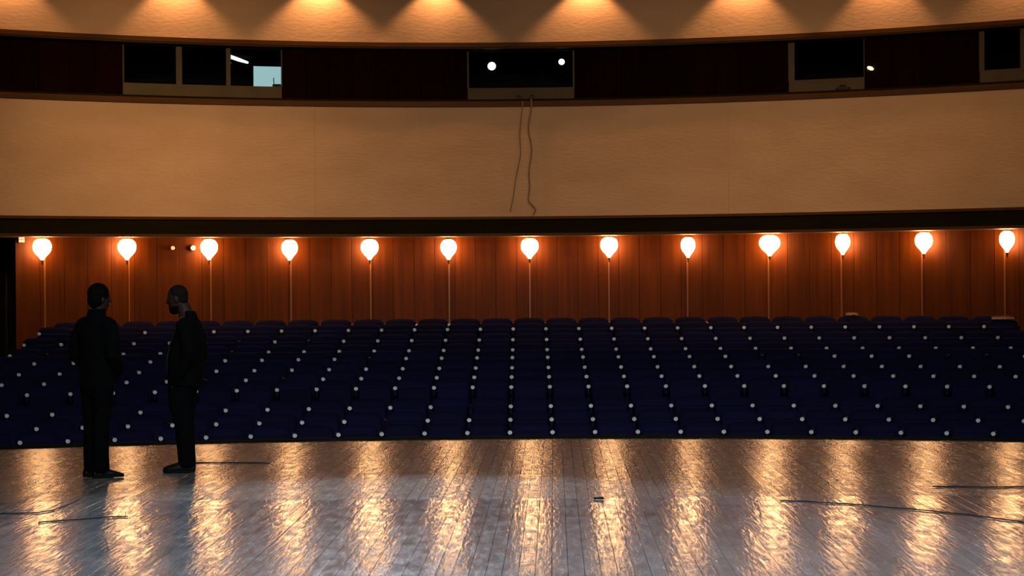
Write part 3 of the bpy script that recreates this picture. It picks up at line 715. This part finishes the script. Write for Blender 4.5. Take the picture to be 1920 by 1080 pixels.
def man2():
    base = floor_pt(345, 886); base.z = 0.003
    root = empty('person', base, math.radians(84))
    tag(root, 'close-cropped man in an open black jacket, standing in profile, head bent, facing the other man', 'person', 'two men talking on the stage')
    hc = Vector((0.0, 0.055, 1.640)); tl = 0.22
    arms = {s: [(s * .165, -.05, 1.40), (s * .225, -.10, 1.26), (s * .245, -.115, 1.10), (s * .20, -.02, .95), (s * .150, .055, .875)] for s in (-1, 1)}
    def body(bm):
        head(bm, hc, tl, 0.0)
        loft(bm, [(0, -.05, 1.36, .08, .07), (0, -.045, 1.43, .076, .078), (0, -.03, 1.50, .066, .072), (0, .005, 1.60, .058, .068)], 16)
        loft(bm, [(0, 0, .86, .14, .11), (0, 0.01, .95, .155, .125), (0, 0.01, 1.08, .15, .125), (0, -.02, 1.25, .16, .12), (0, -.04, 1.38, .16, .09), (0, -.045, 1.43, .10, .07)], 20)
        for s in (-1, 1):
            tube(bm, arms[s], [.05, .045, .038, .034, .027]); hand(bm, arms[s][-1], (-s * .3, .12, -.9), s)
            y = s * .02
            loft(bm, [(s * .065, y - .03, .06, .035, .04), (s * .066, y - .035, .12, .036, .042), (s * .068, y - .04, .32, .052, .055), (s * .07, y - .005, .50, .052, .055), (s * .075, 0, .75, .075, .085), (s * .078, 0, .90, .085, .095)], 14)
            loft(bm, [(s * .065, y - .09, .045, .028, .03), (s * .07, y + .03, .035, .035, .024), (s * .075, y + .12, .028, .030, .015)], 12, 'y')
    solid('body', body, M_skin, root, 0.008, 4)
    H = Matrix.Translation(hc) @ Matrix.Rotation(-tl, 4, 'X')
    def hair(bm):
        vs = ball(bm, (0, -0.020, 0.036), (0.079, 0.096, 0.092), 20); vs += ball(bm, (0, -0.050, -0.01), (0.070, 0.055, 0.065), 16); xf(set(vs), H)
    solid('hair', hair, M_hair2, root, 0.008, 3)
    def beard(bm):
        vs = loft(bm, [(0, .046, -.140, .026, .022), (0, .044, -.128, .044, .044), (0, .036, -.10, .058, .062), (0, .026, -.065, .064, .072)], 18); xf(set(vs), H)
    tag(solid('beard', beard, M_hair, root, 0.008, 3), 'short dark beard')
    def shirt(bm):
        loft(bm, [(0, .015, .86, .145, .128), (0, .02, .95, .155, .138), (0, .02, 1.08, .15, .138), (0, -.005, 1.22, .155, .128), (0, -.03, 1.36, .15, .095), (0, -.04, 1.43, .10, .075), (0, -.035, 1.47, .072, .07)], 24)
    solid('shirt', shirt, M_shirt, root, 0.010, 3)
    def jacket(bm):
        # open at the front: one wrap per side with the back joining them
        for s in (-1, 1):
            loft(bm, [(s * .095, -.010, .82, .098, .135), (s * .095, -.012, .95, .100, .140), (s * .092, -.015, 1.08, .100, .140), (s * .085, -.035, 1.22, .105, .132), (s * .080, -.055, 1.35, .100, .105), (s * .060, -.055, 1.42, .080, .078), (s * .035, -.055, 1.46, .045, .045)], 22)
            tube(bm, [(s * .11, -.05, 1.40)] + arms[s], [.07, .080, .072, .064, .060, .050], 16)
        loft(bm, [(0, -.095, .80, .150, .085), (0, -.095, .95, .160, .085), (0, -.10, 1.08, .160, .085), (0, -.11, 1.22, .175, .085), (0, -.10, 1.35, .165, .070), (0, -.085, 1.42, .125, .060), (0, -.078, 1.48, .092, .060), (0, -.066, 1.525, .080, .050)], 24)
    solid('jacket', jacket, M_cloth2, root, 0.010, 5)
    def trousers(bm):
        loft(bm, [(0, 0.005, .76, .155, .125), (0, .008, .86, .165, .132), (0, 0, .93, .155, .12)], 22)
        for s in (-1, 1):
            y = s * .02
            loft(bm, [(s * .064, y - .03, .055, .066, .078), (s * .064, y - .03, .08, .068, .080), (s * .066, y - .02, .25, .070, .085), (s * .068, y - .005, .45, .074, .092), (s * .076, 0.01, .62, .084, .110), (s * .082, .005, .82, .092, .125)], 18)
    solid('trousers', trousers, M_cloth2, root, 0.010, 4)
    for s in (-1, 1):
        def shoe(bm, s=s):
            vs = loft(bm, [(0, -.105, .035, .024, .028), (0, -.095, .042, .036, .042), (0, -.03, .052, .042, .052), (0, .03, .050, .042, .048), (0, .09, .040, .046, .038), (0, .15, .031, .044, .028), (0, .190, .024, .030, .020), (0, .203, .020, .014, .013)], 16, 'y')
            vs += loft(bm, [(0, -.10, .008, .034, .007), (0, .05, .008, .038, .007), (0, .15, .008, .046, .007), (0, .20, .008, .022, .007)], 12, 'y')
            xf(set(vs), Matrix.Translation((s * .065, s * .02 + .0, 0)) @ Matrix.Rotation(-.10 * s, 4, 'Z'))
        solid('shoe', shoe, M_shoe, root, 0.007, 3)
    return root
man2()
